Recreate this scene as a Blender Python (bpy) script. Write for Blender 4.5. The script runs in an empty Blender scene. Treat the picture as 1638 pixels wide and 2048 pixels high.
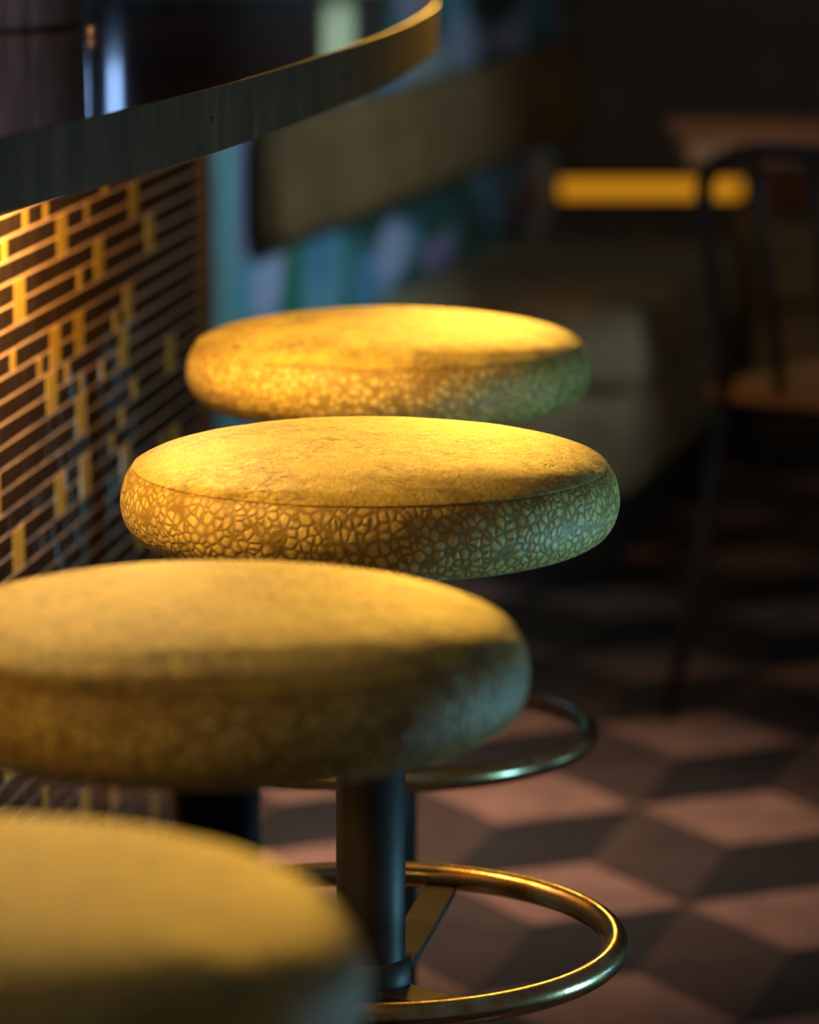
import bpy, bmesh, math, random
from mathutils import Vector, Matrix
R = math.radians
PI = math.pi
random.seed(7)
SC = bpy.context.scene
COL = SC.collection

# ------------------------------------------------------------------ render look
SC.view_settings.view_transform = 'Standard'
SC.view_settings.look = 'None'
SC.view_settings.exposure = 0.0
SC.view_settings.gamma = 1.0
SC.view_settings.use_curve_mapping = False

# ------------------------------------------------------------------ node helpers
def newmat(name):
    m = bpy.data.materials.new(name); m.use_nodes = True
    nt = m.node_tree
    b = nt.nodes['Principled BSDF']
    return m, nt, b

def nd(nt, t, **kw):
    n = nt.nodes.new(t)
    for k, v in kw.items():
        if k in n.inputs.keys():
            n.inputs[k].default_value = v
        else:
            setattr(n, k, v)
    return n

def ln(nt, a, b):
    nt.links.new(a, b)

def ramp(nt, fac, stops):
    n = nt.nodes.new('ShaderNodeValToRGB')
    cr = n.color_ramp
    while len(cr.elements) > 1:
        cr.elements.remove(cr.elements[-1])
    cr.elements[0].position = stops[0][0]; cr.elements[0].color = (*stops[0][1], 1)
    for p, c in stops[1:]:
        e = cr.elements.new(p); e.color = (*c, 1)
    ln(nt, fac, n.inputs[0])
    return n

def mixc(nt, fac, a, b, mode='MIX'):
    n = nt.nodes.new('ShaderNodeMix'); n.data_type = 'RGBA'; n.blend_type = mode
    for s, v in ((0, fac), (6, a), (7, b)):
        if hasattr(v, 'links') or hasattr(v, 'is_output'):
            ln(nt, v, n.inputs[s])
        elif isinstance(v, (int, float)):
            n.inputs[s].default_value = v
        else:
            n.inputs[s].default_value = (*v, 1)
    return n.outputs[2]

def math_(nt, op, a, b=None, c=None):
    n = nt.nodes.new('ShaderNodeMath'); n.operation = op
    for i, v in enumerate((a, b, c)):
        if v is None: continue
        if isinstance(v, (int, float)): n.inputs[i].default_value = v
        else: ln(nt, v, n.inputs[i])
    return n.outputs[0]

def bump(nt, b, h, dist, strength=1.0, prev=None):
    n = nt.nodes.new('ShaderNodeBump')
    n.inputs['Strength'].default_value = strength
    n.inputs['Distance'].default_value = dist
    ln(nt, h, n.inputs['Height'])
    if prev is not None: ln(nt, prev, n.inputs['Normal'])
    ln(nt, n.outputs[0], b.inputs['Normal'])
    return n.outputs[0]

def objco(nt, scale=(1, 1, 1)):
    t = nt.nodes.new('ShaderNodeTexCoord')
    m = nt.nodes.new('ShaderNodeMapping'); m.inputs['Scale'].default_value = scale
    ln(nt, t.outputs['Object'], m.inputs[0])
    return m.outputs[0]

def noise(nt, co, scale, detail=3, rough=0.5, dist=0.0):
    n = nt.nodes.new('ShaderNodeTexNoise')
    n.inputs['Scale'].default_value = scale; n.inputs['Detail'].default_value = detail
    n.inputs['Roughness'].default_value = rough; n.inputs['Distortion'].default_value = dist
    ln(nt, co, n.inputs['Vector'])
    return n

def simple(name, col, rough=0.5, metal=0.0, nscale=40, namp=0.25, bumpd=0.0, coat=0.0, stretch=(1, 1, 1)):
    m, nt, b = newmat(name)
    co = objco(nt, stretch)
    n = noise(nt, co, nscale, 4)
    lo = tuple(c * (1 - namp) for c in col); hi = tuple(min(1, c * (1 + namp)) for c in col)
    r = ramp(nt, n.outputs[0], [(0.3, lo), (0.7, hi)])
    ln(nt, r.outputs[0], b.inputs['Base Color'])
    b.inputs['Roughness'].default_value = rough
    b.inputs['Metallic'].default_value = metal
    b.inputs['Coat Weight'].default_value = coat
    b.inputs['Coat Roughness'].default_value = 0.08
    if bumpd: bump(nt, b, n.outputs[0], bumpd)
    return m

def emit(name, col, strength):
    m, nt, b = newmat(name)
    b.inputs['Base Color'].default_value = (*[min(1, c) for c in col], 1)
    b.inputs['Emission Color'].default_value = (*col, 1)
    b.inputs['Emission Strength'].default_value = strength
    return m

# ------------------------------------------------------------------ leather
def leather(name, top):
    m, nt, b = newmat(name)
    co = objco(nt)
    # gently warp the coordinates so the scales are irregular
    nw = noise(nt, co, 22, 2)
    w = nt.nodes.new('ShaderNodeVectorMath'); w.operation = 'MULTIPLY_ADD'
    ln(nt, nw.outputs[1], w.inputs[0]); w.inputs[1].default_value = (0.012, 0.012, 0.012); ln(nt, co, w.inputs[2])
    cell = nt.nodes.new('ShaderNodeTexVoronoi'); cell.feature = 'DISTANCE_TO_EDGE'
    cell.inputs['Scale'].default_value = 140 if not top else 230
    ln(nt, w.outputs[0], cell.inputs['Vector'])
    cid = nt.nodes.new('ShaderNodeTexVoronoi'); cid.feature = 'F1'
    cid.inputs['Scale'].default_value = 140 if not top else 230
    ln(nt, w.outputs[0], cid.inputs['Vector'])
    big = noise(nt, co, 9, 3, 0.6)
    mid = noise(nt, co, 38, 5, 0.7)
    fine = noise(nt, co, 420 if top else 700, 3, 0.6)
    bb_ = -0.06 if top else 0.0
    base = ramp(nt, big.outputs[0], [(0.3, (0.66, 0.50, 0.14 + bb_)), (0.5, (0.82, 0.64, 0.20 + bb_)), (0.72, (0.88, 0.72, 0.24 + bb_))])
    sep = nt.nodes.new('ShaderNodeSeparateColor'); ln(nt, cid.outputs['Color'], sep.inputs[0])
    tint = mixc(nt, math_(nt, 'MULTIPLY', sep.outputs[0], 0.35), base.outputs[0], (0.92, 0.80, 0.17 if top else 0.26))
    rnd_ = ramp(nt, cid.outputs['Distance'], [(0.38, (0, 0, 0)), (0.62, (0.55, 0.55, 0.55)), (0.85, (0.9, 0.9, 0.9))])
    edg_ = ramp(nt, cell.outputs[0], [(0.0, (1, 1, 1)), (0.09, (0.75, 0.75, 0.75)), (0.20, (0, 0, 0))])
    both = nt.nodes.new('ShaderNodeMath'); both.operation = 'MAXIMUM'
    ln(nt, rnd_.outputs[0], both.inputs[0]); ln(nt, edg_.outputs[0], both.inputs[1])
    crack_f = both if not top else ramp(nt, cell.outputs[0], [(0.0, (1, 1, 1)), (0.07, (0.7, 0.7, 0.7)), (0.20, (0, 0, 0))] if not top
                   else [(0.0, (1, 1, 1)), (0.10, (0.3, 0.3, 0.3)), (0.2, (0, 0, 0))])
    cr = math_(nt, 'MULTIPLY', crack_f.outputs[0], 0.78 if not top else 0.30)
    c1 = mixc(nt, cr, tint, (0.17, 0.085, 0.012))
    # worn darker patches with ragged edges
    dk = math_(nt, 'ADD', math_(nt, 'MULTIPLY', big.outputs[0], 0.55), math_(nt, 'MULTIPLY', mid.outputs[0], 0.55))
    patch = ramp(nt, dk, [(0.50, (1, 1, 1)), (0.60, (0, 0, 0))] if False else [(0.52, (0, 0, 0)), (0.62, (1, 1, 1))])
    c2 = mixc(nt, math_(nt, 'MULTIPLY', patch.outputs[0], 0.45 if not top else 0.30), c1, (0.22, 0.125, 0.02))
    if top:
        # short scuffed creases
        cre = noise(nt, objco(nt, (75, 100, 60)), 1.0, 7, 0.8, 1.8)
        crm = ramp(nt, cre.outputs[0], [(0.475, (0, 0, 0)), (0.565, (1, 1, 1))])
        gate = ramp(nt, big.outputs[0], [(0.40, (0.22, 0.22, 0.22)), (0.56, (1, 1, 1))])
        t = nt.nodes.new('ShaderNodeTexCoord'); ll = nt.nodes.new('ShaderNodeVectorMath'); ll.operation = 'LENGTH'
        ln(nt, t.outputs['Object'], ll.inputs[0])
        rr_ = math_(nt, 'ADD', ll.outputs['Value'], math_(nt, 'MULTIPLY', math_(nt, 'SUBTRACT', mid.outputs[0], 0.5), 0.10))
        rim_shade = ramp(nt, math_(nt, 'MULTIPLY', rr_, 5.0), [(0.76, (0, 0, 0)), (0.90, (1, 1, 1))])
        c2 = mixc(nt, math_(nt, 'MULTIPLY', rim_shade.outputs[0], 0.6), c2, (0.30, 0.19, 0.05))  # rim darkened in the colour, standing in for shade at the seat front
        c2 = mixc(nt, math_(nt, 'MULTIPLY', math_(nt, 'MULTIPLY', crm.outputs[0], gate.outputs[0]), 0.92), c2, (0.13, 0.09, 0.035))
    else:
        # darker line just under the top seam
        t = nt.nodes.new('ShaderNodeTexCoord'); sp = nt.nodes.new('ShaderNodeSeparateXYZ')
        ln(nt, t.outputs['Object'], sp.inputs[0])
        zz = math_(nt, 'ADD', sp.outputs[2], math_(nt, 'MULTIPLY', mid.outputs[0], 0.02))
        sm = ramp(nt, math_(nt, 'MULTIPLY_ADD', zz, 20.0, 1.0), [(0.42, (0, 0, 0)), (0.72, (1, 1, 1))])
        c2 = mixc(nt, math_(nt, 'MULTIPLY', sm.outputs[0], 0.55), c2, (0.24, 0.135, 0.02))
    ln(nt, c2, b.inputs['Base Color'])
    b.inputs['Roughness'].default_value = 0.50 if top else 0.42
    b.inputs['Specular IOR Level'].default_value = 0.32 if top else 0.4
    b.inputs['Sheen Weight'].default_value = 0.08
    b.inputs['Sheen Roughness'].default_value = 0.4
    hcell = ramp(nt, crack_f.outputs[0], [(0.0, (1, 1, 1)), (1.0, (0, 0, 0))])
    n1 = bump(nt, b, hcell.outputs[0], 0.0009 if not top else 0.0004, 0.75)
    n2 = bump(nt, b, mid.outputs[0], 0.005 if top else 0.003, 0.6, n1)
    if top:
        n2 = bump(nt, b, cre.outputs[0], 0.0016, 0.8, n2)
    bump(nt, b, fine.outputs[0], 0.0005, 0.6, n2)
    return m

M = {}
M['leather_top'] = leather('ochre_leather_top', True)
M['leather_band'] = leather('ochre_scaled_leather', False)
M['black_metal'] = simple('black_painted_steel', (0.016, 0.017, 0.024), 0.48, 0.0, 30, 0.3)
M['chair_metal'] = simple('black_powder_coat', (0.022, 0.023, 0.027), 0.5, 0.0, 30, 0.2)

def worn_chrome():
    m, nt, b = newmat('worn_brass_chrome')
    co = objco(nt)
    n = noise(nt, co, 26, 5, 0.65)
    r = ramp(nt, n.outputs[0], [(0.38, (0.62, 0.55, 0.44)), (0.55, (0.50, 0.34, 0.17)), (0.66, (0.30, 0.19, 0.09))])
    ln(nt, r.outputs[0], b.inputs['Base Color'])
    b.inputs['Metallic'].default_value = 1.0
    rr = ramp(nt, n.outputs[0], [(0.35, (0.16,) * 3), (0.7, (0.34,) * 3)])
    ln(nt, rr.outputs[0], b.inputs['Roughness'])
    f = noise(nt, co, 300, 3)
    bump(nt, b, f.outputs[0], 0.0003, 0.5)
    return m
M['ring'] = worn_chrome()

def bronze():
    m, nt, b = newmat('aged_bronze_strip')
    co = objco(nt, (1, 1, 0.25))
    n = noise(nt, co, 30, 5, 0.65)
    r = ramp(nt, n.outputs[0], [(0.3, (0.055, 0.040, 0.024)), (0.55, (0.085, 0.058, 0.038)), (0.75, (0.14, 0.095, 0.07))])
    ln(nt, r.outputs[0], b.inputs['Base Color'])
    b.inputs['Metallic'].default_value = 0.15
    b.inputs['Roughness'].default_value = 0.45
    b.inputs['Specular IOR Level'].default_value = 0.12
    f = noise(nt, objco(nt, (1, 1, 0.12)), 260, 3)
    bump(nt, b, f.outputs[0], 0.0005, 0.5)
    return m
M['bronze'] = bronze()

def bar_wood():
    m, nt, b = newmat('polished_mahogany')
    co = objco(nt, (9, 1.2, 1))
    n = noise(nt, co, 6, 6, 0.6, 0.6)
    r = ramp(nt, n.outputs[0], [(0.3, (0.035, 0.012, 0.006)), (0.6, (0.085, 0.028, 0.012)), (0.8, (0.12, 0.045, 0.02))])
    ln(nt, r.outputs[0], b.inputs['Base Color'])
    b.inputs['Roughness'].default_value = 0.10
    b.inputs['Coat Weight'].default_value = 0.6
    b.inputs['Coat Roughness'].default_value = 0.05
    f = noise(nt, objco(nt, (1, 1, 1)), 60, 3)
    bump(nt, b, f.outputs[0], 0.00004, 0.2)
    return m
M['bar_wood'] = bar_wood()
M['dark_wood'] = simple('dark_stained_wood', (0.05, 0.03, 0.022), 0.5, 0, 8, 0.4, 0, 0, (1, 1, 8))

def stave_wood():
    m, nt, b = newmat('weathered_grey_oak')
    n = noise(nt, objco(nt, (14, 14, 2)), 9, 6, 0.7, 0.4)
    r = ramp(nt, n.outputs[0], [(0.3, (0.10, 0.075, 0.065)), (0.55, (0.20, 0.16, 0.15)), (0.75, (0.30, 0.25, 0.24))])
    ln(nt, r.outputs[0], b.inputs['Base Color'])
    b.inputs['Roughness'].default_value = 0.6
    bump(nt, b, n.outputs[0], 0.001, 0.7)
    return m
M['stave'] = stave_wood()
M['grout'] = simple('pale_copper_grout', (0.80, 0.48, 0.30), 0.55, 0, 120, 0.15, 0.0006)
def tile_mat(name, c0, c1, rough, metal):
    m, nt, b = newmat(name)
    n = noise(nt, objco(nt, (1, 1, 0.05)), 160, 4, 0.6)
    r = ramp(nt, n.outputs[0], [(0.3, c0), (0.7, c1)])
    ln(nt, r.outputs[0], b.inputs['Base Color'])
    b.inputs['Roughness'].default_value = rough
    b.inputs['Metallic'].default_value = metal
    b.inputs['Coat Weight'].default_value = 0.4 if metal < 0.5 else 0
    b.inputs['Coat Roughness'].default_value = 0.06
    bump(nt, b, n.outputs[0], 0.0003, 0.4)
    return m
M['tile_dark'] = tile_mat('dark_brown_glass_tile', (0.018, 0.011, 0.009), (0.05, 0.03, 0.024), 0.13, 0.0)
for nn_ in M['tile_dark'].node_tree.nodes:
    if nn_.type == 'BSDF_PRINCIPLED': nn_.inputs['Specular IOR Level'].default_value = 0.15; nn_.inputs['Coat Weight'].default_value = 0.0
M['tile_gold'] = tile_mat('gold_tile', (0.75, 0.42, 0.06), (0.95, 0.62, 0.12), 0.42, 0.35)
M['olive'] = simple('olive_velvet', (0.36, 0.265, 0.14), 0.85, 0, 12, 0.3, 0.004)
M['olive_roll'] = simple('olive_brown_velvet', (0.22, 0.127, 0.043), 0.85, 0, 5, 0.35, 0.004)
M['dark_wall'] = simple('charcoal_panelling', (0.16, 0.155, 0.15), 0.8, 0, 4, 0.2, 0.003)
M['table_wood'] = simple('brown_table_wood', (0.28, 0.105, 0.035), 0.5, 0, 6, 0.35, 0, 0.1, (1, 9, 1))
M['seat_wood'] = simple('honey_seat_wood', (0.45, 0.22, 0.06), 0.55, 0, 6, 0.3, 0, 0, (8, 1, 1))
M['curtain'] = simple('dark_brown_curtain', (0.06, 0.028, 0.018), 0.9, 0, 20, 0.3, 0.002)
M['frame_black'] = simple('black_window_frame', (0.03, 0.03, 0.032), 0.5)
M['amber'] = emit('amber_glow', (1.0, 0.40, 0.015), 0.52)
M['daylight'] = emit('blue_daylight_pane', (0.32, 0.55, 1.0), 3.8)
M['green_pane'] = emit('pale_green_pane', (0.55, 0.70, 0.45), 0.42)
M['amber_cap'] = simple('amber_ribbed_metal', (0.75, 0.38, 0.12), 0.35, 0.8, 30, 0.3)

# ------------------------------------------------------------------ mesh helpers
class MB:
    def __init__(s): s.v = []; s.f = []; s.mi = []; s.sm = []
    def add(s, vs, fs, mi=0, smooth=False):
        o = len(s.v); s.v += [tuple(v) for v in vs]
        for f in fs:
            s.f.append(tuple(i + o for i in f)); s.mi.append(mi); s.sm.append(smooth)
        return s
    def box(s, x0, x1, y0, y1, z0, z1, mi=0, mtx=None):
        vs = [Vector((x, y, z)) for z in (z0, z1) for y in (y0, y1) for x in (x0, x1)]
        if mtx is not None: vs = [mtx @ v for v in vs]
        return s.add(vs, [(0, 2, 3, 1), (4, 5, 7, 6), (0, 1, 5, 4), (2, 6, 7, 3), (0, 4, 6, 2), (1, 3, 7, 5)], mi)
    def lathe(s, prof, n=96, mi=0, c=(0, 0, 0), smooth=True):
        vs = []; fs = []; idx = []
        for r, z in prof:
            if r < 1e-6:
                idx.append([len(vs)]); vs.append((c[0], c[1], c[2] + z))
            else:
                idx.append(list(range(len(vs), len(vs) + n)))
                vs += [(c[0] + r * math.cos(2 * PI * k / n), c[1] + r * math.sin(2 * PI * k / n), c[2] + z) for k in range(n)]
        for a, b in zip(idx, idx[1:]):
            for k in range(n):
                j = (k + 1) % n
                if len(a) == 1 and len(b) == 1: continue
                if len(a) == 1: fs.append((a[0], b[j], b[k])[::-1])
                elif len(b) == 1: fs.append((a[k], b[0], a[j]))
                else: fs.append((a[k], b[k], b[j], a[j]))
        return s.add(vs, fs, mi, smooth)
    def tube(s, pts, r, n=12, closed=False, mi=0, cap=True):
        pts = [Vector(p) for p in pts]; N = len(pts); rings = []; vs = []
        up = None
        for i, p in enumerate(pts):
            if closed: t = pts[(i + 1) % N] - pts[i - 1]
            else: t = pts[min(i + 1, N - 1)] - pts[max(i - 1, 0)]
            t.normalize()
            if up is None:
                up = Vector((0, 0, 1)) if abs(t.z) < 0.9 else Vector((1, 0, 0))
            a = t.cross(up).normalized(); b2 = a.cross(t).normalized(); up = b2
            rr = r[i] if isinstance(r, (list, tuple)) else r
            rings.append(list(range(len(vs), len(vs) + n)))
            vs += [p + a * (rr * math.cos(2 * PI * k / n)) + b2 * (rr * math.sin(2 * PI * k / n)) for k in range(n)]
        fs = []
        for i in range(N if closed else N - 1):
            A = rings[i]; B = rings[(i + 1) % N]
            for k in range(n): fs.append((A[k], A[(k + 1) % n], B[(k + 1) % n], B[k]))
        if not closed and cap:
            fs.append(tuple(rings[0][::-1])); fs.append(tuple(rings[-1]))
        return s.add(vs, fs, mi, True)
    def prism(s, poly, z0, z1, mi=0, smooth=False):
        n = len(poly)
        vs = [(x, y, z0) for x, y in poly] + [(x, y, z1) for x, y in poly]
        fs = [tuple(range(n))[::-1], tuple(range(n, 2 * n))] + [(i, (i + 1) % n, n + (i + 1) % n, n + i) for i in range(n)]
        return s.add(vs, fs, mi, smooth)
    def build(s, name, mats, parent=None, bevel=0.0, seg=2, autosmooth=False, fix=True):
        me = bpy.data.meshes.new(name)
        me.from_pydata(s.v, [], s.f); me.update()
        for i, p in enumerate(me.polygons):
            p.material_index = s.mi[i]; p.use_smooth = s.sm[i]
        if fix:
            bm = bmesh.new(); bm.from_mesh(me); bmesh.ops.recalc_face_normals(bm, faces=bm.faces); bm.to_mesh(me); bm.free()
        for m in (mats if isinstance(mats, (list, tuple)) else [mats]): me.materials.append(m)
        o = bpy.data.objects.new(name, me); COL.objects.link(o)
        if parent is not None: o.parent = parent
        if bevel:
            b = o.modifiers.new('bevel', 'BEVEL'); b.width = bevel; b.segments = seg; b.limit_method = 'ANGLE'; b.angle_limit = R(40)
            b.harden_normals = False
        return o

def empty(name, loc=(0, 0, 0), rz=0.0):
    o = bpy.data.objects.new(name, None); COL.objects.link(o)
    o.location = loc; o.rotation_euler = (0, 0, rz); o.empty_display_size = 0.1
    return o
def tag(o, label=None, cat=None, group=None, kind=None):
    if label: o['label'] = label
    if cat: o['category'] = cat
    if group: o['group'] = group
    if kind: o['kind'] = kind
    return o
def copy_tree(o, parent=None):
    c = o.copy(); COL.objects.link(c)
    if parent is not None: c.parent = parent
    for ch in [x for x in list(SC.objects) if x.parent == o]:
        copy_tree(ch, c)
    return c

# ------------------------------------------------------------------ camera
cam = bpy.data.cameras.new('camera'); co_ = bpy.data.objects.new('camera', cam); COL.objects.link(co_)
co_.location = (0, 0, 1.2365)
co_.rotation_euler = (R(90 - 10.4146), 0, 0)
cam.sensor_fit = 'VERTICAL'; cam.sensor_height = 36.0; cam.sensor_width = 36.0
cam.lens = 7530 / 2048 * 36.0
cam.clip_start = 0.05; cam.clip_end = 50
cam.dof.use_dof = True; cam.dof.focus_distance = 2.72; cam.dof.aperture_fstop = 4.2
SC.camera = co_

# ------------------------------------------------------------------ stools
SEAT = 0.803
def dense(prof, k=4):
    # Catmull-Rom through the profile points
    out = []
    P = [prof[0]] + list(prof) + [prof[-1]]
    for i in range(1, len(P) - 2):
        p0, p1, p2, p3 = P[i - 1], P[i], P[i + 1], P[i + 2]
        for j in range(k):
            t = j / k
            out.append(tuple(0.5 * ((2 * p1[a]) + (-p0[a] + p2[a]) * t + (2 * p0[a] - 5 * p1[a] + 4 * p2[a] - p3[a]) * t * t +
                                    (-p0[a] + 3 * p1[a] - 3 * p2[a] + p3[a]) * t ** 3) for a in (0, 1)))
    out.append(prof[-1])
    return out

def wobble(mb, amp, freq, seed):
    rnd = random.Random(seed); ph = [rnd.uniform(0, 6.28) for _ in range(6)]
    out = []
    for x, y, z in mb.v:
        a = math.atan2(y, x); r = math.hypot(x, y)
        w = amp * (r / 0.18) * (math.sin(3 * a + ph[0]) + 0.6 * math.sin(5 * a + ph[1]) + 0.35 * math.sin(11 * a + ph[2]) + 0.25 * math.sin(23 * a + ph[3]))
        k = 1 + w
        out.append((x * k, y * k, z + w * 0.06))
    mb.v = out

def make_stool():
    root = empty('bar_stool')
    top = MB().lathe(dense([(0, 0), (0.05, -0.0012), (0.09, -0.0042), (0.125, -0.0087), (0.148, -0.0135), (0.162, -0.0180), (0.1698, -0.0223), (0.1718, -0.0240)], 4)
                     + [(0.1712, -0.0248), (0.168, -0.0258)], 160)
    wobble(top, 0.0035, 3, 1)
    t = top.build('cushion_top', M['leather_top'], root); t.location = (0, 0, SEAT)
    band = MB().lathe([(0.168, -0.0245), (0.1712, -0.0249)] + dense([(0.1728, -0.0258), (0.1775, -0.0335), (0.1805, -0.046), (0.1800, -0.056), (0.1765, -0.066), (0.1690, -0.0745), (0.157, -0.080), (0.140, -0.0825)], 4) + [(0.0, -0.083)], 160)
    wobble(band, 0.0035, 3, 1)
    b = band.build('cushion_band', M['leather_band'], root); b.location = (0, 0, SEAT)
    pl = MB().lathe([(0, -0.0835), (0.08, -0.0835), (0.085, -0.087), (0.085, -0.094), (0.08, -0.096), (0, -0.096)], 64)
    p = pl.build('seat_plate', M['black_metal'], root); p.location = (0, 0, SEAT)
    for o in (p,):
        for q in o.data.polygons: q.use_smooth = False
    cm = MB().lathe([(0, 0.02), (0.0255, 0.02), (0.0255, SEAT - 0.096), (0, SEAT - 0.096)], 48, smooth=True)
    c = cm.build('column', M['black_metal'], root)
    hub = MB().lathe([(0.0256, 0.372), (0.030, 0.374), (0.030, 0.408), (0.0256, 0.410)], 48)
    hub.build('hub', M['black_metal'], root)
    RZ = 0.4215
    ring = MB().tube([(0.181 * math.cos(2 * PI * k / 96), 0.181 * math.sin(2 * PI * k / 96), RZ) for k in range(96)], 0.0098, 20, closed=True)
    ring.build('foot_ring', M['ring'], root)
    for a in (72, -48, -168):
        sp = MB()
        m = Matrix.Rotation(R(a), 4, 'Z')
        pts = [(0.026, 0.386), (0.07, 0.388), (0.12, 0.398), (0.165, 0.410), (0.182, 0.414)]
        vs = []
        for i, (x, z) in enumerate(pts):
            hw = (0.017, 0.015, 0.0135, 0.0135, 0.010)[i]
            for y, dz in ((-hw, 0), (hw, 0), (hw, 0.005), (-hw, 0.005)):
                vs.append(m @ Vector((x, y, z + dz)))
        fs = [(0, 1, 2, 3)]
        for i in range(len(pts) - 1):
            A = i * 4; B = A + 4
            for k in range(4): fs.append((A + k, A + (k + 1) % 4, B + (k + 1) % 4, B + k))
        fs.append(tuple(len(vs) - 4 + k for k in (3, 2, 1, 0)))
        sp.add(vs, fs).build('spoke', M['black_metal'], root, bevel=0.001)
    base = MB().lathe([(0, 0.0), (0.205, 0.0), (0.210, 0.004), (0.208, 0.009), (0.15, 0.016), (0.06, 0.024), (0.032, 0.034), (0.0255, 0.05)], 96)
    base.build('base_plate', M['black_metal'], root)
    return root

stools = [
    ((-0.0285, 2.681), 0, 'ochre leather bar stool with sharp scaled side band, second farthest in the row'),
    ((-0.0187, 3.331), 203, 'ochre leather bar stool farthest down the bar, seat glowing pale at its left end'),
    ((-0.1119, 2.119), 96, 'blurred ochre leather bar stool second nearest, seat cut by the left edge'),
    ((-0.1976, 1.5185), 311, 'very blurred ochre bar stool nearest of all, dark seat in the bottom left corner'),
]
proto = make_stool()
for i, ((x, y), rz, lab) in enumerate(stools):
    o = proto if i == 0 else copy_tree(proto)
    o.location = (x, y, 0); 
    tag(o, lab, 'bar stool', 'ochre leather stools along the bar')
    # turn only the upholstery so the worn patches differ, keep the rings where they stand
    for ch in [c for c in SC.objects if c.parent == o]:
        if ch.name.startswith('cushion'): ch.rotation_euler = (0, 0, R(rz))
        elif i and (ch.name.startswith('spoke') or ch.name.startswith('foot_ring')): ch.rotation_euler = (0, 0, R(rz * 0.1))

# ------------------------------------------------------------------ bar counter
TOPZ, BOTZ = 1.0465, 0.9985
edge_pts = [(-0.62, 0.9), (-0.47, 1.5), (-0.345, 1.95), (-0.2500, 2.2985), (-0.187, 2.54), (-0.1245, 2.82), (-0.0545, 3.22), (-0.0125, 3.51),
            (0.0165, 3.80), (0.0290, 4.01), (0.0245, 4.12), (-0.003, 4.175), (-0.06, 4.20)]
edge = dense(edge_pts, 8)
def offset(poly, d):
    out = []
    for i, p in enumerate(poly):
        a = poly[max(0, i - 1)]; b = poly[min(len(poly) - 1, i + 1)]
        t = Vector((b[0] - a[0], b[1] - a[1])).normalized()
        out.append((p[0] - t.y * d, p[1] + t.x * d))    # left of the direction of travel
    return out
inner = offset(edge, 0.0016)
bar = empty('bar_counter', (0, 0, 0))
tag(bar, 'long curved bar with glossy mahogany top and dark bronze edge strip', 'bar counter')
poly = inner + [(-0.50, 4.20), (-1.05, 4.20), (-1.05, 0.9)]
MB().prism(poly, BOTZ + 0.002, TOPZ - 0.0005).build('worktop', M['bar_wood'], bar)
# bronze edge strip: thin band wrapped around the worktop edge
st = MB(); ou = edge; n = len(ou)
vs = []
for i in range(n):
    vs += [(ou[i][0], ou[i][1], BOTZ), (ou[i][0], ou[i][1], TOPZ - 0.0003), (inner[i][0], inner[i][1], TOPZ - 0.0003), (inner[i][0], inner[i][1], BOTZ)]
fs = []
for i in range(n - 1):
    for k in range(4): fs.append((4 * i + k, 4 * i + (k + 1) % 4, 4 * i + 4 + (k + 1) % 4, 4 * i + 4 + k))
fs += [(0, 1, 2, 3), (4 * n - 1, 4 * n - 2, 4 * n - 3, 4 * n - 4)]
st.add(vs, fs, 0, False)
strip = st.build('edge_strip', M['bronze'], bar, bevel=0.0008)
strip['label'] = 'aged bronze strip with slotted screws'
def edge_at(y):
    for a, b in zip(edge, edge[1:]):
        if a[1] <= y <= b[1]:
            t = (y - a[1]) / (b[1] - a[1]); d = Vector((b[0] - a[0], b[1] - a[1])).normalized()
            return a[0] + (b[0] - a[0]) * t, d
for y in (2.18, 2.73, 3.245):
    x, d = edge_at(y); nrm = Vector((d.y, -d.x, 0))
    rot = nrm.to_track_quat('Z', 'Y').to_matrix().to_4x4()
    m = Matrix.Translation((x, y, (BOTZ + TOPZ) / 2)) @ rot
    s = MB().lathe([(0.0034, -0.0005), (0.0034, 0.0004), (0.0028, 0.0009), (0.0014, 0.0010), (0.0010, 0.0002), (0, 0.0002)], 24)
    s.v = [tuple(m @ Vector(v)) for v in s.v]
    s.build('screw', M['black_metal'], strip)

# tiled front panel of the bar
PP = Vector((-0.3413, 3.126)); PD = Vector((0.137, 0.9906)); PN = Vector((0.9906, -0.137))
PANEL_ROT = Matrix(((PD.x, -PN.x, 0, PP.x), (PD.y, -PN.y, 0, PP.y), (0, 0, 1, 0), (0, 0, 0, 1)))   # local x along the bar, -y out of the panel
S0, S1 = -2.15, 0.872
bb = MB().box(S0, S1, 0.0023, 0.05, 0.09, BOTZ + 0.0)
gr = bb.build('front_panel', M['grout'], bar); gr.matrix_local = PANEL_ROT
gr['label'] = 'mosaic of dark brown glass and gold tiles with pale copper grout'
tiles = MB(); PITCH = 0.0193; G = 0.0024
rowtop = lambda r: 0.8905 - PITCH * r
rmin = -5; rmax = 40
rnd = random.Random(11)
big = [(0, 0.2145), (0, 0.522), (2, 0.052), (2, 0.364), (2, 0.595), (5, 0.180), (5, 0.277), (5, 0.49)]
small = [(0, 0.011), (0, 0.325), (-1, 0.088), (-1, 0.162), (3, 0.292), (5, 0.034), (6, 0.1305), (6, 0.443), (-1, 0.40)]
occ = {}
def block(r, a, b): occ.setdefault(r, []).append((a, b))
def free(r, a, b): return all(b <= x or a >= y for x, y in occ.get(r, []))
bigs = []; smalls = []
for r, s in big:
    if free(r, s, s + 0.041): bigs.append((r, s)); block(r, s, s + 0.041); block(r + 1, s, s + 0.041)
for r, s in small: smalls.append((r, s)); block(r, s, s + 0.0205)
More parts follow.
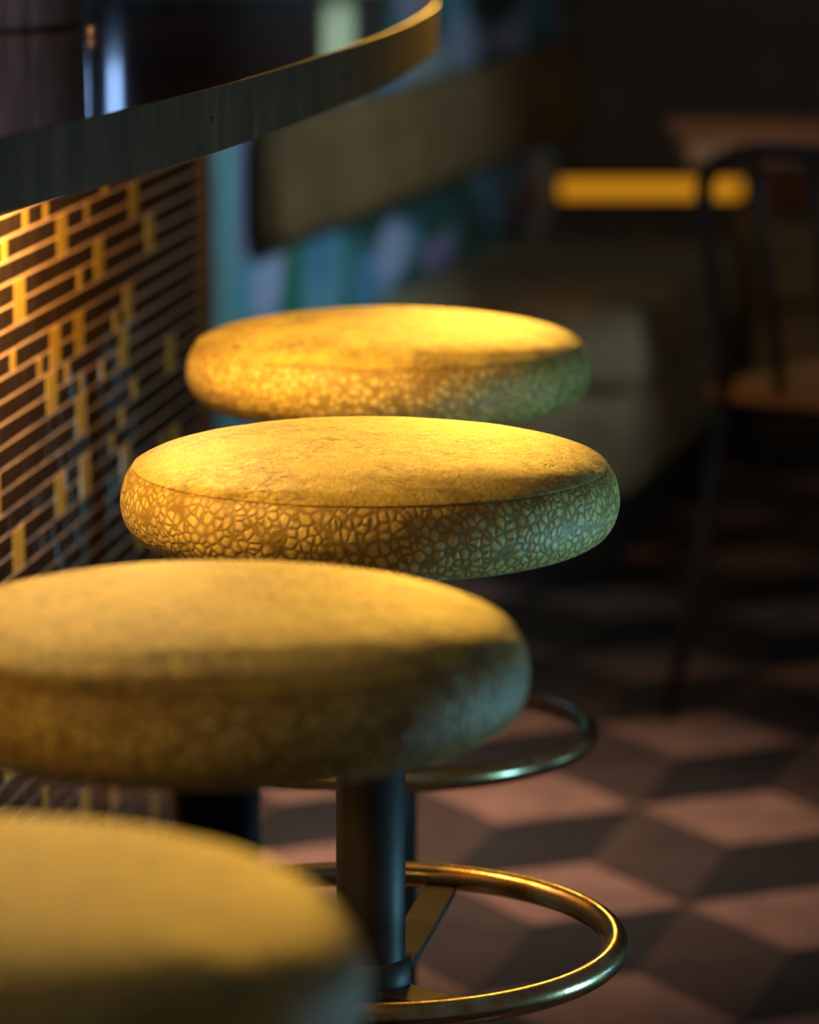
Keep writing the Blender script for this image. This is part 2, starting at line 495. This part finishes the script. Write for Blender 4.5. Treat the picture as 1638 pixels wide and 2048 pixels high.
for _ in range(360):
    r = rnd.randint(rmin, rmax - 2); s = rnd.uniform(S0, S1 - 0.05)
    if -2 <= r < 7 and s > -0.02: continue
    if rnd.random() < 0.45:
        if free(r, s - 0.03, s + 0.07) and free(r + 1, s - 0.03, s + 0.07):
            bigs.append((r, s)); block(r, s, s + 0.041); block(r + 1, s, s + 0.041)
    elif free(r, s - 0.02, s + 0.05): smalls.append((r, s)); block(r, s, s + 0.0205)
def tile(s0, s1, z0, z1, mi, dep=0.0):
    bz = 0.0007
    g2 = 0.0005 if mi == 0 else 0.0009
    a, b, c, d = s0 + g2, s1 - g2, z0 + G / 2, z1 - G / 2
    if b - a < 0.003: return
    j = rnd.uniform(-0.0003, 0.0003); t = rnd.uniform(-0.00008, 0.00008)
    yb, yf, ys = 0.0045, 0.0015 + j, 0.0023 + j
    vs = [(a, yb, c), (b, yb, c), (b, yb, d), (a, yb, d), (a, ys, c), (b, ys, c), (b, ys, d), (a, ys, d),
          (a + bz, yf + t, c + bz), (b - bz, yf - t, c + bz), (b - bz, yf - t, d - bz), (a + bz, yf + t, d - bz)]
    tiles.add(vs, [(0, 1, 5, 4), (1, 2, 6, 5), (2, 3, 7, 6), (3, 0, 4, 7), (4, 5, 9, 8), (5, 6, 10, 9), (6, 7, 11, 10), (7, 4, 8, 11), (8, 9, 10, 11)], mi)
for r, s in bigs: tile(s, s + 0.041, rowtop(r + 2), rowtop(r), 1)
for r, s in smalls: tile(s, s + 0.0205, rowtop(r + 1), rowtop(r), 1)
for r in range(rmin, rmax):
    cuts = sorted(occ.get(r, [])); x = S0
    for a, b in cuts + [(S1, S1)]:
        while x < a - 0.004:
            w = rnd.choice((0.012, 0.016, 0.0205, 0.0205, 0.028))
            e = x + w
            if e > a - 0.008: e = a
            tile(x, e, rowtop(r + 1), rowtop(r), 0)
            x = e
        x = max(x, b)
to = tiles.build('mosaic_tiles', [M['tile_dark'], M['tile_gold']], gr)
to.location = (0, 0, 0)
# plinth, end post and carcass
def pbox(s0, s1, y0, y1, z0, z1, name, mat, bev=0.002):
    o = MB().box(s0, s1, y0, y1, z0, z1).build(name, mat, bar, bevel=bev); o.matrix_local = PANEL_ROT; return o
pbox(S0, S1 + 0.02, -0.004, 0.06, 0.0, 0.09, 'plinth', M['dark_wood'])
pbox(S1, S1 + 0.022, -0.006, 0.42, 0.09, BOTZ, 'end_panel', M['dark_wood'])

# things standing on the bar
tub = empty('wooden_tub', (-0.4297, 3.57, TOPZ + 0.001))
tag(tub, 'round grey weathered wooden stave tub standing on the glossy bar top', 'tub')
N = 10
for k in range(N):
    a0 = 2 * PI * (k + 0.5) / N + 0.10 + 0.006; a1 = 2 * PI * (k + 1.5) / N + 0.10 - 0.006
    vs = []; q = 8
    for z, ro in ((0.0, 0.1200), (0.004, 0.1212), (0.12, 0.1225), (0.24, 0.1190)):
        for j in range(q + 1):
            a = a0 + (a1 - a0) * j / q
            e = 0.0012 if j in (0, q) else 0
            vs.append(((ro - e) * math.cos(a), (ro - e) * math.sin(a), z))
        for j in range(q + 1):
            a = a0 + (a1 - a0) * j / q
            vs.append(((ro - 0.014) * math.cos(a), (ro - 0.014) * math.sin(a), z))
    W = 2 * (q + 1); fs = []
    for l in range(3):
        A = l * W; B = A + W
        for j in range(q):
            fs.append((A + j, A + j + 1, B + j + 1, B + j)); fs.append((A + q + 1 + j + 1, A + q + 1 + j, B + q + 1 + j, B + q + 1 + j + 1))
        fs.append((A + q + 1, A, B, B + q + 1)); fs.append((A + q, A + 2 * q + 1, B + 2 * q + 1, B + q))
    for j in range(q):
        fs.append((j + 1, j, q + 1 + j, q + 2 + j)); B = 3 * W; fs.append((B + j, B + j + 1, B + q + 2 + j, B + q + 1 + j))
    MB().add(vs, fs, 0, False).build('stave', M['stave'], tub)
MB().lathe([(0, 0.012), (0.1075, 0.012), (0.1075, 0.024), (0, 0.024)], 64, smooth=False).build('tub_bottom', M['stave'], tub)
MB().lathe([(0.1195, 0.190), (0.1225, 0.190), (0.1215, 0.210), (0.1185, 0.210), (0.1195, 0.190)], 96, smooth=False).build('hoop', M['black_metal'], tub)

cap = MB()
pr = []
for i in range(6):
    z = i * 0.0014
    pr += [(0.0042, z), (0.0046, z + 0.0004), (0.0046, z + 0.0009), (0.0042, z + 0.0013)]
cap.lathe([(0, 0)] + pr + [(0.0036, 0.0088), (0, 0.0090)], 32)
capo = cap.build('ribbed_stopper', M['amber_cap']); capo.location = (-0.2845, 3.389, TOPZ + 0.0005)
tag(capo, 'tiny amber ribbed stopper on the bar top beside the wooden tub', 'stopper')

# ------------------------------------------------------------------ floor (tumbling-block tiles)
A = Vector((-0.03, 0.44)); B = Vector((0.28, -0.10)); Cc = A + B
nb = [A, Cc, B, -A, -Cc, -B]
V = [(nb[i] + nb[(i + 1) % 6]) / 3 for i in range(6)]
# light rhombus: 0, V5, V0, V1
lc = (V[5] + V[1]) / 2 * 1.0
org = Vector((0.150, 4.70)) - (V[0] / 2)
fl = MB()
X0, X1, Y0, Y1 = -2.3, 3.4, 0.2, 7.75
for i in range(-40, 41):
    for j in range(-40, 41):
        c = org + A * i + B * j
        for k, mi in ((5, 0), (1, 2), (3, 1)):
            q = [c, c + V[k], c + V[(k + 1) % 6], c + V[(k + 2) % 6]]
            if any(p.x < X0 or p.x > X1 or p.y < Y0 or p.y > Y1 for p in q): continue
            cen = sum(q, Vector((0, 0))) / 4
            vs = [(p.x + (cen.x - p.x) * 0.008, p.y + (cen.y - p.y) * 0.008, 0.0) for p in q]
            fl.add(vs, [(0, 1, 2, 3)], mi)
fl.box(X0, X1, Y0, Y1, -0.06, -0.0006, 1)
def floor_mat(name, c, rough=0.55):
    m, nt, b = newmat(name)
    n = noise(nt, objco(nt), 14, 5, 0.6)
    r = ramp(nt, n.outputs[0], [(0.3, tuple(x * 0.7 for x in c)), (0.7, tuple(x * 1.25 for x in c))])
    ln(nt, r.outputs[0], b.inputs['Base Color'])
    b.inputs['Roughness'].default_value = rough
    return m
fo = fl.build('floor', [floor_mat('pale_pink_floor_tile', (0.30, 0.175, 0.130)), floor_mat('brown_floor_tile', (0.068, 0.044, 0.035)), floor_mat('black_floor_tile', (0.018, 0.016, 0.016))])
tag(fo, kind='structure')

# ------------------------------------------------------------------ walls
WP = Vector((-0.0658, 6.233)); WD = Vector((0.2481, 0.9687)); WN = Vector((0.9687, -0.2481))
WALL = Matrix(((WD.x, -WN.x, 0, WP.x), (WD.y, -WN.y, 0, WP.y), (0, 0, 1, 0), (0, 0, 0, 1)))
def wallpaper_colour(s, z, fl):
    # deep green ground with teal leaves and pale lavender blooms (the printed pattern)
    g = (0.035, 0.085, 0.075)
    for (cs, cz, rs, rz, col, soft) in fl:
        d = ((s - cs) / rs) ** 2 + ((z - cz) / rz) ** 2
        if d < 1.6:
            w = max(0.0, min(1.0, (1.6 - d) / soft))
            g = tuple(g[i] * (1 - w) + col[i] * w for i in range(3))
    return g
LAV = (0.36, 0.42, 0.62); TEAL = (0.12, 0.34, 0.42); DEEP = (0.02, 0.07, 0.055); GRN = (0.02, 0.17, 0.10); GREY = (0.26, 0.30, 0.30); PURP = (0.24, 0.20, 0.32); BLUE = (0.09, 0.26, 0.40)
fl_ = []
rw = random.Random(5)
for _ in range(520):
    s = rw.uniform(-2.1, 1.6); z = rw.uniform(0.0, 2.6)
    c = rw.choice((TEAL, TEAL, DEEP, GRN, LAV, BLUE, GREY))
    fl_.append((s, z, rw.uniform(0.03, 0.11), rw.uniform(0.03, 0.09), c, 0.9))
fl_ += [(-0.83, 0.62, 0.05, 0.30, GREY, 1.2), (-0.79, 0.62, 0.045, 0.30, (0.16, 0.42, 0.42), 0.6), (-0.73, 0.62, 0.02, 0.3, PURP, 0.6),
        (-0.69, 0.53, 0.06, 0.07, TEAL, 0.8), (-0.42, 0.51, 0.10, 0.07, GRN, 0.5), (-0.28, 0.52, 0.11, 0.09, TEAL, 0.6), (-0.30, 0.56, 0.06, 0.05, BLUE, 0.8),
        (-0.60, 0.545, 0.075, 0.040, LAV, 0.6), (-0.016, 0.49, 0.09, 0.06, BLUE, 0.8), (0.05, 0.58, 0.12, 0.05, DEEP, 0.6), (0.149, 0.515, 0.10, 0.045, LAV, 0.6), (0.485, 0.475, 0.12, 0.03, PURP, 0.7),
        (0.50, 0.56, 0.18, 0.04, DEEP, 0.5), (0.75, 0.50, 0.14, 0.05, DEEP, 0.6), (1.00, 0.57, 0.20, 0.085, BLUE, 0.7), (1.2, 0.50, 0.16, 0.04, (0.10, 0.12, 0.20), 0.7),
        (0.69, 0.845, 0.13, 0.05, LAV, 0.7), (1.04, 0.83, 0.15, 0.04, LAV, 1.4), (0.87, 0.90, 0.15, 0.04, DEEP, 0.7), (0.374, 0.81, 0.16, 0.05, GREY, 1.0), (1.28, 0.87, 0.12, 0.05, BLUE, 1.0)]
wm = MB(); SA, SB, ZA, ZB, ST = -2.05, 1.50, 0.0, 2.6, 0.0165
ns = int((SB - SA) / ST); nz = int((ZB - ZA) / ST)
vs = [(SA + (SB - SA) * i / ns, 0.0, ZA + (ZB - ZA) * j / nz) for j in range(nz + 1) for i in range(ns + 1)]
HOLE = (-1.76, -0.05, 1.11, 1.86)
fs = []
for j in range(nz):
    for i in range(ns):
        a = j * (ns + 1) + i
        fs.append((a, a + 1, a + ns + 2, a + ns + 1))
wm.add(vs, fs)
cols = [tuple(min(0.9, c * 1.5) for c in wallpaper_colour(v[0], v[2], fl_)) for v in vs]
wm.box(SA, SB, 0.002, 0.10, ZA, ZB, 1)
wm_n = len(vs)
m, nt, b = newmat('botanical_wallpaper')
at = nt.nodes.new('ShaderNodeAttribute'); at.attribute_name = 'pattern'
n_ = noise(nt, objco(nt), 60, 4)
cc = mixc(nt, 0.35, at.outputs['Color'], n_.outputs[0], 'SOFT_LIGHT')
ln(nt, cc, b.inputs['Base Color']); b.inputs['Roughness'].default_value = 0.7
wl = wm.build('wall_left', [m, M['dark_wall']], fix=False)
ca = wl.data.color_attributes.new('pattern', 'FLOAT_COLOR', 'POINT')
for i in range(len(wl.data.vertices)):
    c = cols[i] if i < wm_n else (0.1, 0.1, 0.1)
    ca.data[i].color = (*c, 1)
wl.matrix_world = WALL
tag(wl, kind='structure')

# back wall, with panelling grooves
bw = MB(); bw.box(0.285, 3.4, 7.66, 7.76, 0, 2.6)
x = 0.34
while x < 3.3:
    bw.box(x, x + 0.42, 7.648, 7.66, 0.62, 1.02); bw.box(x, x + 0.42, 7.648, 7.66, 1.08, 2.5); x += 0.47
o = bw.build('wall_back', M['dark_wall'], bevel=0.004); tag(o, kind='structure')
o = MB().box(-2.3, -0.575, 4.265, 4.345, 0, 2.6).build('wall_behind_bar', M['dark_wall']); tag(o, kind='structure')

# framed window seen mirrored in the bar top
win = empty('window_1'); win.matrix_world = WALL; tag(win, kind='structure')
a, bq, c, d = -1.76, -0.05, 1.095, 1.90
fm = MB(); t = 0.05
fm.box(a, -0.46, -0.035, -0.001, c, c + t + 0.02); fm.box(-0.46, bq, -0.035, -0.001, c, c + t); fm.box(a, bq, -0.035, -0.001, d - t, d)
fm.box(a, a + t, -0.035, -0.001, c + t, d - t); fm.box(bq - t - 0.03, bq, -0.035, -0.001, c + t, d - t)
fm.build('window_frame', M['frame_black'], win, bevel=0.003)
MB().box(a + t, -0.46, -0.008, -0.002, c + t, d - t).build('pane', M['daylight'], win)
MB().box(-0.46, bq - t - 0.03, -0.009, -0.002, c + t, d - t).build('pane', M['green_pane'], win)
slits = [(-1.69, -1.672), (-1.575, -1.565), (-1.490, -1.468), (-1.366, -1.338), (-1.262, -1.258)]
xs = a + t
k = 0
for s0, s1 in slits + [(-0.375, -0.19)]:
    e = s0
    cu = MB(); nn = max(2, int((e - xs) / 0.012)); vv = []
    for q in range(nn + 1):
        sx = xs + (e - xs) * q / nn; yy = -0.020 + 0.005 * math.sin(q * 1.7)
        vv += [(sx, yy, c + t + 0.002), (sx, yy, d - t), (sx, yy + 0.002, d - t), (sx, yy + 0.002, c + t + 0.002)]
    ff = []
    for q in range(nn):
        for r_ in range(4): ff.append((4 * q + r_, 4 * q + (r_ + 1) % 4, 4 * q + 4 + (r_ + 1) % 4, 4 * q + 4 + r_))
    ff += [(0, 1, 2, 3), (4 * nn + 3, 4 * nn + 2, 4 * nn + 1, 4 * nn)]
    cu.add(vv, ff, 0, True).build('curtain', M['curtain'], win)
    xs = s1

# ------------------------------------------------------------------ banquette
def rbox(x0, x1, y0, y1, z0, z1, r):
    mb = MB().box(x0, x1, y0, y1, z0, z1); return mb
bq_ = empty('banquette'); tag(bq_, 'L-shaped low banquette in olive velvet against the patterned wall', 'banquette')
def wpart(s0, s1, y0, y1, z0, z1, name, mat, par, bev, seg=4):
    o = MB().box(s0, s1, y0, y1, z0, z1).build(name, mat, par, bevel=bev, seg=seg); o.matrix_local = WALL
    for p in o.data.polygons: p.use_smooth = True
    return o
wpart(-0.02, 0.99, -0.46, -0.004, 0.31, 0.452, 'seat_cushion', M['olive'], bq_, 0.025)
wpart(0.0, 0.98, -0.44, -0.006, 0.14, 0.305, 'base', M['olive'], bq_, 0.004, 2)
wpart(0.03, 0.97, -0.40, -0.03, 0.0, 0.138, 'toe_kick', M['frame_black'], bq_, 0.002, 2)
for nm, z0, z1, y0, mt, bv in (('seat_cushion', 0.31, 0.452, 7.19, M['olive'], 0.025), ('base', 0.14, 0.305, 7.21, M['olive'], 0.004), ('toe_kick', 0.0, 0.138, 7.25, M['frame_black'], 0.002)):
    o = MB().box(0.66 if nm == 'seat_cushion' else 0.67, 3.3, y0, 7.645, z0, z1).build(nm, mt, bq_, bevel=bv, seg=4)
    for p in o.data.polygons: p.use_smooth = True

roll = MB()
# padded bolster: rounded-rectangle section swept along the wall
sec = []
for k in range(24):
    a_ = 2 * PI * k / 24
    cx, cz = math.cos(a_), math.sin(a_)
    e = 0.55
    sec.append((math.copysign(abs(cx) ** e, cx) * 0.034, math.copysign(abs(cz) ** e, cz) * 0.092))
vs = []; fs = []; segs = 60
for i in range(segs + 1):
    s = -0.72 + (1.40 + 0.72) * i / segs
    k = 1.0
    endd = min(s + 0.72, 1.40 - s)
    if endd < 0.03: k = 0.75 + 0.25 * math.sqrt(max(0, 1 - (1 - endd / 0.03) ** 2))
    pf = 1 - 0.10 * (abs(math.sin((s + 0.72) / 0.62 * PI)) < 0.12)
    for (yy, zz) in sec: vs.append((s, -0.040 + yy * k * pf, 0.708 + zz * k))
for i in range(segs):
    for k in range(24): fs.append((i * 24 + k, i * 24 + (k + 1) % 24, (i + 1) * 24 + (k + 1) % 24, (i + 1) * 24 + k))
fs += [tuple(range(24)), tuple(segs * 24 + k for k in range(24))]
ro = roll.add(vs, fs, 0, True).build('wall_bolster', M['olive_roll']); ro.matrix_world = WALL
tag(ro, 'long olive brown padded bolster fixed along the blue patterned wall', 'bolster')

# amber light strip in a dark channel above the far bench, and the brown rail beyond it
sl = empty('light_strip', (0.49, 7.64, 0.50)); tag(sl, 'glowing amber light strip low on the dark back wall', 'light strip')
MB().box(-0.185, 0.185, -0.012, 0.0, -0.019, 0.019).build('diffuser', M['amber'], sl, bevel=0.004)
MB().box(-0.19, 0.19, 0.0, 0.008, -0.036, 0.036).build('channel', M['frame_black'], sl)
o = MB().box(0.70, 3.2, 7.618, 7.648, 0.468, 0.532).build('trim_1', M['table_wood'], bevel=0.004); tag(o, kind='structure')

# ------------------------------------------------------------------ table
tb = empty('cafe_table', (1.05, 6.02, 0)); tag(tb, 'brown wooden table behind the black chair', 'table')
MB().box(-0.63, 0.63, -0.28, 0.26, 0.718, 0.75).build('table_top', M['table_wood'], tb, bevel=0.006)
MB().lathe([(0, 0.03), (0.035, 0.03), (0.035, 0.70), (0.10, 0.716), (0, 0.717)], 32).build('pedestal', M['chair_metal'], tb)
MB().lathe([(0, 0), (0.25, 0), (0.25, 0.008), (0.05, 0.03), (0, 0.03)], 48).build('base', M['chair_metal'], tb)

# ------------------------------------------------------------------ metal chair
ch = empty('metal_chair', (0.443, 5.2, 0), R(-37))
tag(ch, 'black metal hoop-back chair with wooden seat on the tiled floor', 'chair')
# local frame: origin under the left rear post, +x to the right post, +y forward
W_ = 0.36
def hoop():
    pts = []
    lean = lambda z: -(z - 0.44) * 0.24
    for z in (0.43, 0.52, 0.60, 0.68): pts.append((0, lean(z), z))
    for k in range(0, 13):
        a = PI - PI * k / 12
        ex = 0.62
        cx, cz = math.cos(a), math.sin(a)
        pts.append((W_ / 2 + math.copysign(abs(cx) ** ex, cx) * W_ / 2, lean(0.70 + 0.10 * abs(cz) ** ex), 0.70 + 0.10 * abs(cz) ** ex))
    for z in (0.68, 0.60, 0.52, 0.43): pts.append((W_, lean(z), z))
    return pts
MB().tube(hoop(), 0.0125, 14).build('back_hoop', M['chair_metal'], ch)
for k in (1, 2, 3):
    x = W_ * k / 4
    zt = 0.795
    MB().tube([(x, 0.0, 0.445), (x, -0.04, 0.61), (x, -(zt - 0.44) * 0.24, zt)], 0.009, 10).build('spindle', M['chair_metal'], ch)
se = MB()
pl = [(-0.03, -0.01), (W_ + 0.03, -0.01), (W_ + 0.035, 0.10), (W_ + 0.03, 0.38), (W_ - 0.03, 0.42), (0.03, 0.42), (-0.03, 0.38), (-0.035, 0.10)]
se.prism(pl, 0.438, 0.462).build('seat', M['seat_wood'], ch, bevel=0.008)
MB().tube([(0, 0.02, 0.425), (W_, 0.02, 0.425), (W_, 0.38, 0.425), (0, 0.38, 0.425)], 0.010, 10, closed=True).build('seat_frame', M['chair_metal'], ch)
for (x0, y0, x1, y1) in ((0, 0.0, -0.02, -0.11), (W_, 0.0, W_ + 0.02, -0.11), (0.01, 0.38, -0.02, 0.44), (W_ - 0.01, 0.38, W_ + 0.02, 0.44)):
    MB().tube([(x0, y0, 0.435), ((x0 + x1) / 2, (y0 + y1) / 2 + (0.01 if y0 < 0.1 else 0), 0.22), (x1, y1, 0.0)], [0.0135, 0.012, 0.010], 12).build('leg', M['chair_metal'], ch)

# ------------------------------------------------------------------ lights
def area(name, loc, target, size, power, col, sy=None, spread=180):
    l = bpy.data.lights.new(name, 'AREA'); l.energy = power; l.color = col
    l.shape = 'RECTANGLE' if sy else 'SQUARE'; l.size = size
    if sy: l.size_y = sy
    l.spread = R(spread)
    o = bpy.data.objects.new(name, l); COL.objects.link(o); o.location = loc
    o.rotation_euler = (Vector(target) - Vector(loc)).to_track_quat('-Z', 'Y').to_euler()
    return o
def spot(name, loc, target, power, col, ang, blend=0.6, rad=0.05):
    l = bpy.data.lights.new(name, 'SPOT'); l.energy = power; l.color = col; l.spot_size = R(ang); l.spot_blend = blend; l.shadow_soft_size = rad
    o = bpy.data.objects.new(name, l); COL.objects.link(o); o.location = loc
    o.rotation_euler = (Vector(target) - Vector(loc)).to_track_quat('-Z', 'Y').to_euler()
    return o
AMB = (1.0, 0.50, 0.055)
def point(name, loc, power, col, rad):
    l = bpy.data.lights.new(name, 'POINT'); l.energy = power; l.color = col; l.shadow_soft_size = rad
    o = bpy.data.objects.new(name, l); COL.objects.link(o); o.location = loc
    return o
BULB = (1.0, 0.56, 0.13)
point('under_counter_light', (-0.225, 3.06, 0.965), 8.5, BULB, 0.018)
point('under_counter_light', (-0.300, 2.50, 0.965), 5.2, BULB, 0.018)
point('under_counter_light', (-0.455, 1.78, 0.965), 1.3, BULB, 0.018)  # amber fill added to lift the side of the second nearest stool
spot('low_spot_over_aisle', (0.18, 4.90, 1.17), (0.00, 2.55, 0.80), 160, AMB, 20, 1.0, 0.14)  # amber light from behind the stools, well below ceiling height, no fixture
area('cool_window_fill', (1.05, 2.75, 0.42), (0.10, 2.70, 0.72), 0.16, 3.3, (0.20, 0.56, 0.72), 0.30, 120)  # unseen cool panel added close beside the stools to carry side window light
area('cool_window_fill', (2.2, 3.90, 0.40), (0.0, 3.0, 0.65), 0.25, 2.0, (0.15, 0.50, 0.75), 0.4)
spot('far_wall_fill', (1.7, 4.4, 1.8), (-0.12, 6.05, 0.72), 95, (0.55, 0.82, 1.0), 36, 0.7, 0.15)  # unseen cool spot added to brighten the wallpaper
area('floor_fill', (-0.02, 4.60, 2.3), (-0.02, 4.5, 0.0), 0.2, 3.0, (1.0, 0.68, 0.50), 0.2, 40)  # unseen warm light added overhead to brighten the floor tiles
spot('table_spot', (1.0, 6.3, 2.3), (0.60, 5.8, 0.75), 9, (1.0, 0.45, 0.12), 50, 0.8, 0.05)
spot('tub_fill', (-0.9, 2.0, 2.2), (-0.40, 3.42, 1.1), 45, (0.95, 0.85, 1.0), 12, 0.5, 0.05)  # unseen narrow fill added so the wooden tub reads

w = bpy.data.worlds.new('world'); SC.world = w; w.use_nodes = True
bg = w.node_tree.nodes['Background']; bg.inputs[0].default_value = (1.0, 0.95, 0.88, 1); bg.inputs[1].default_value = 0.055
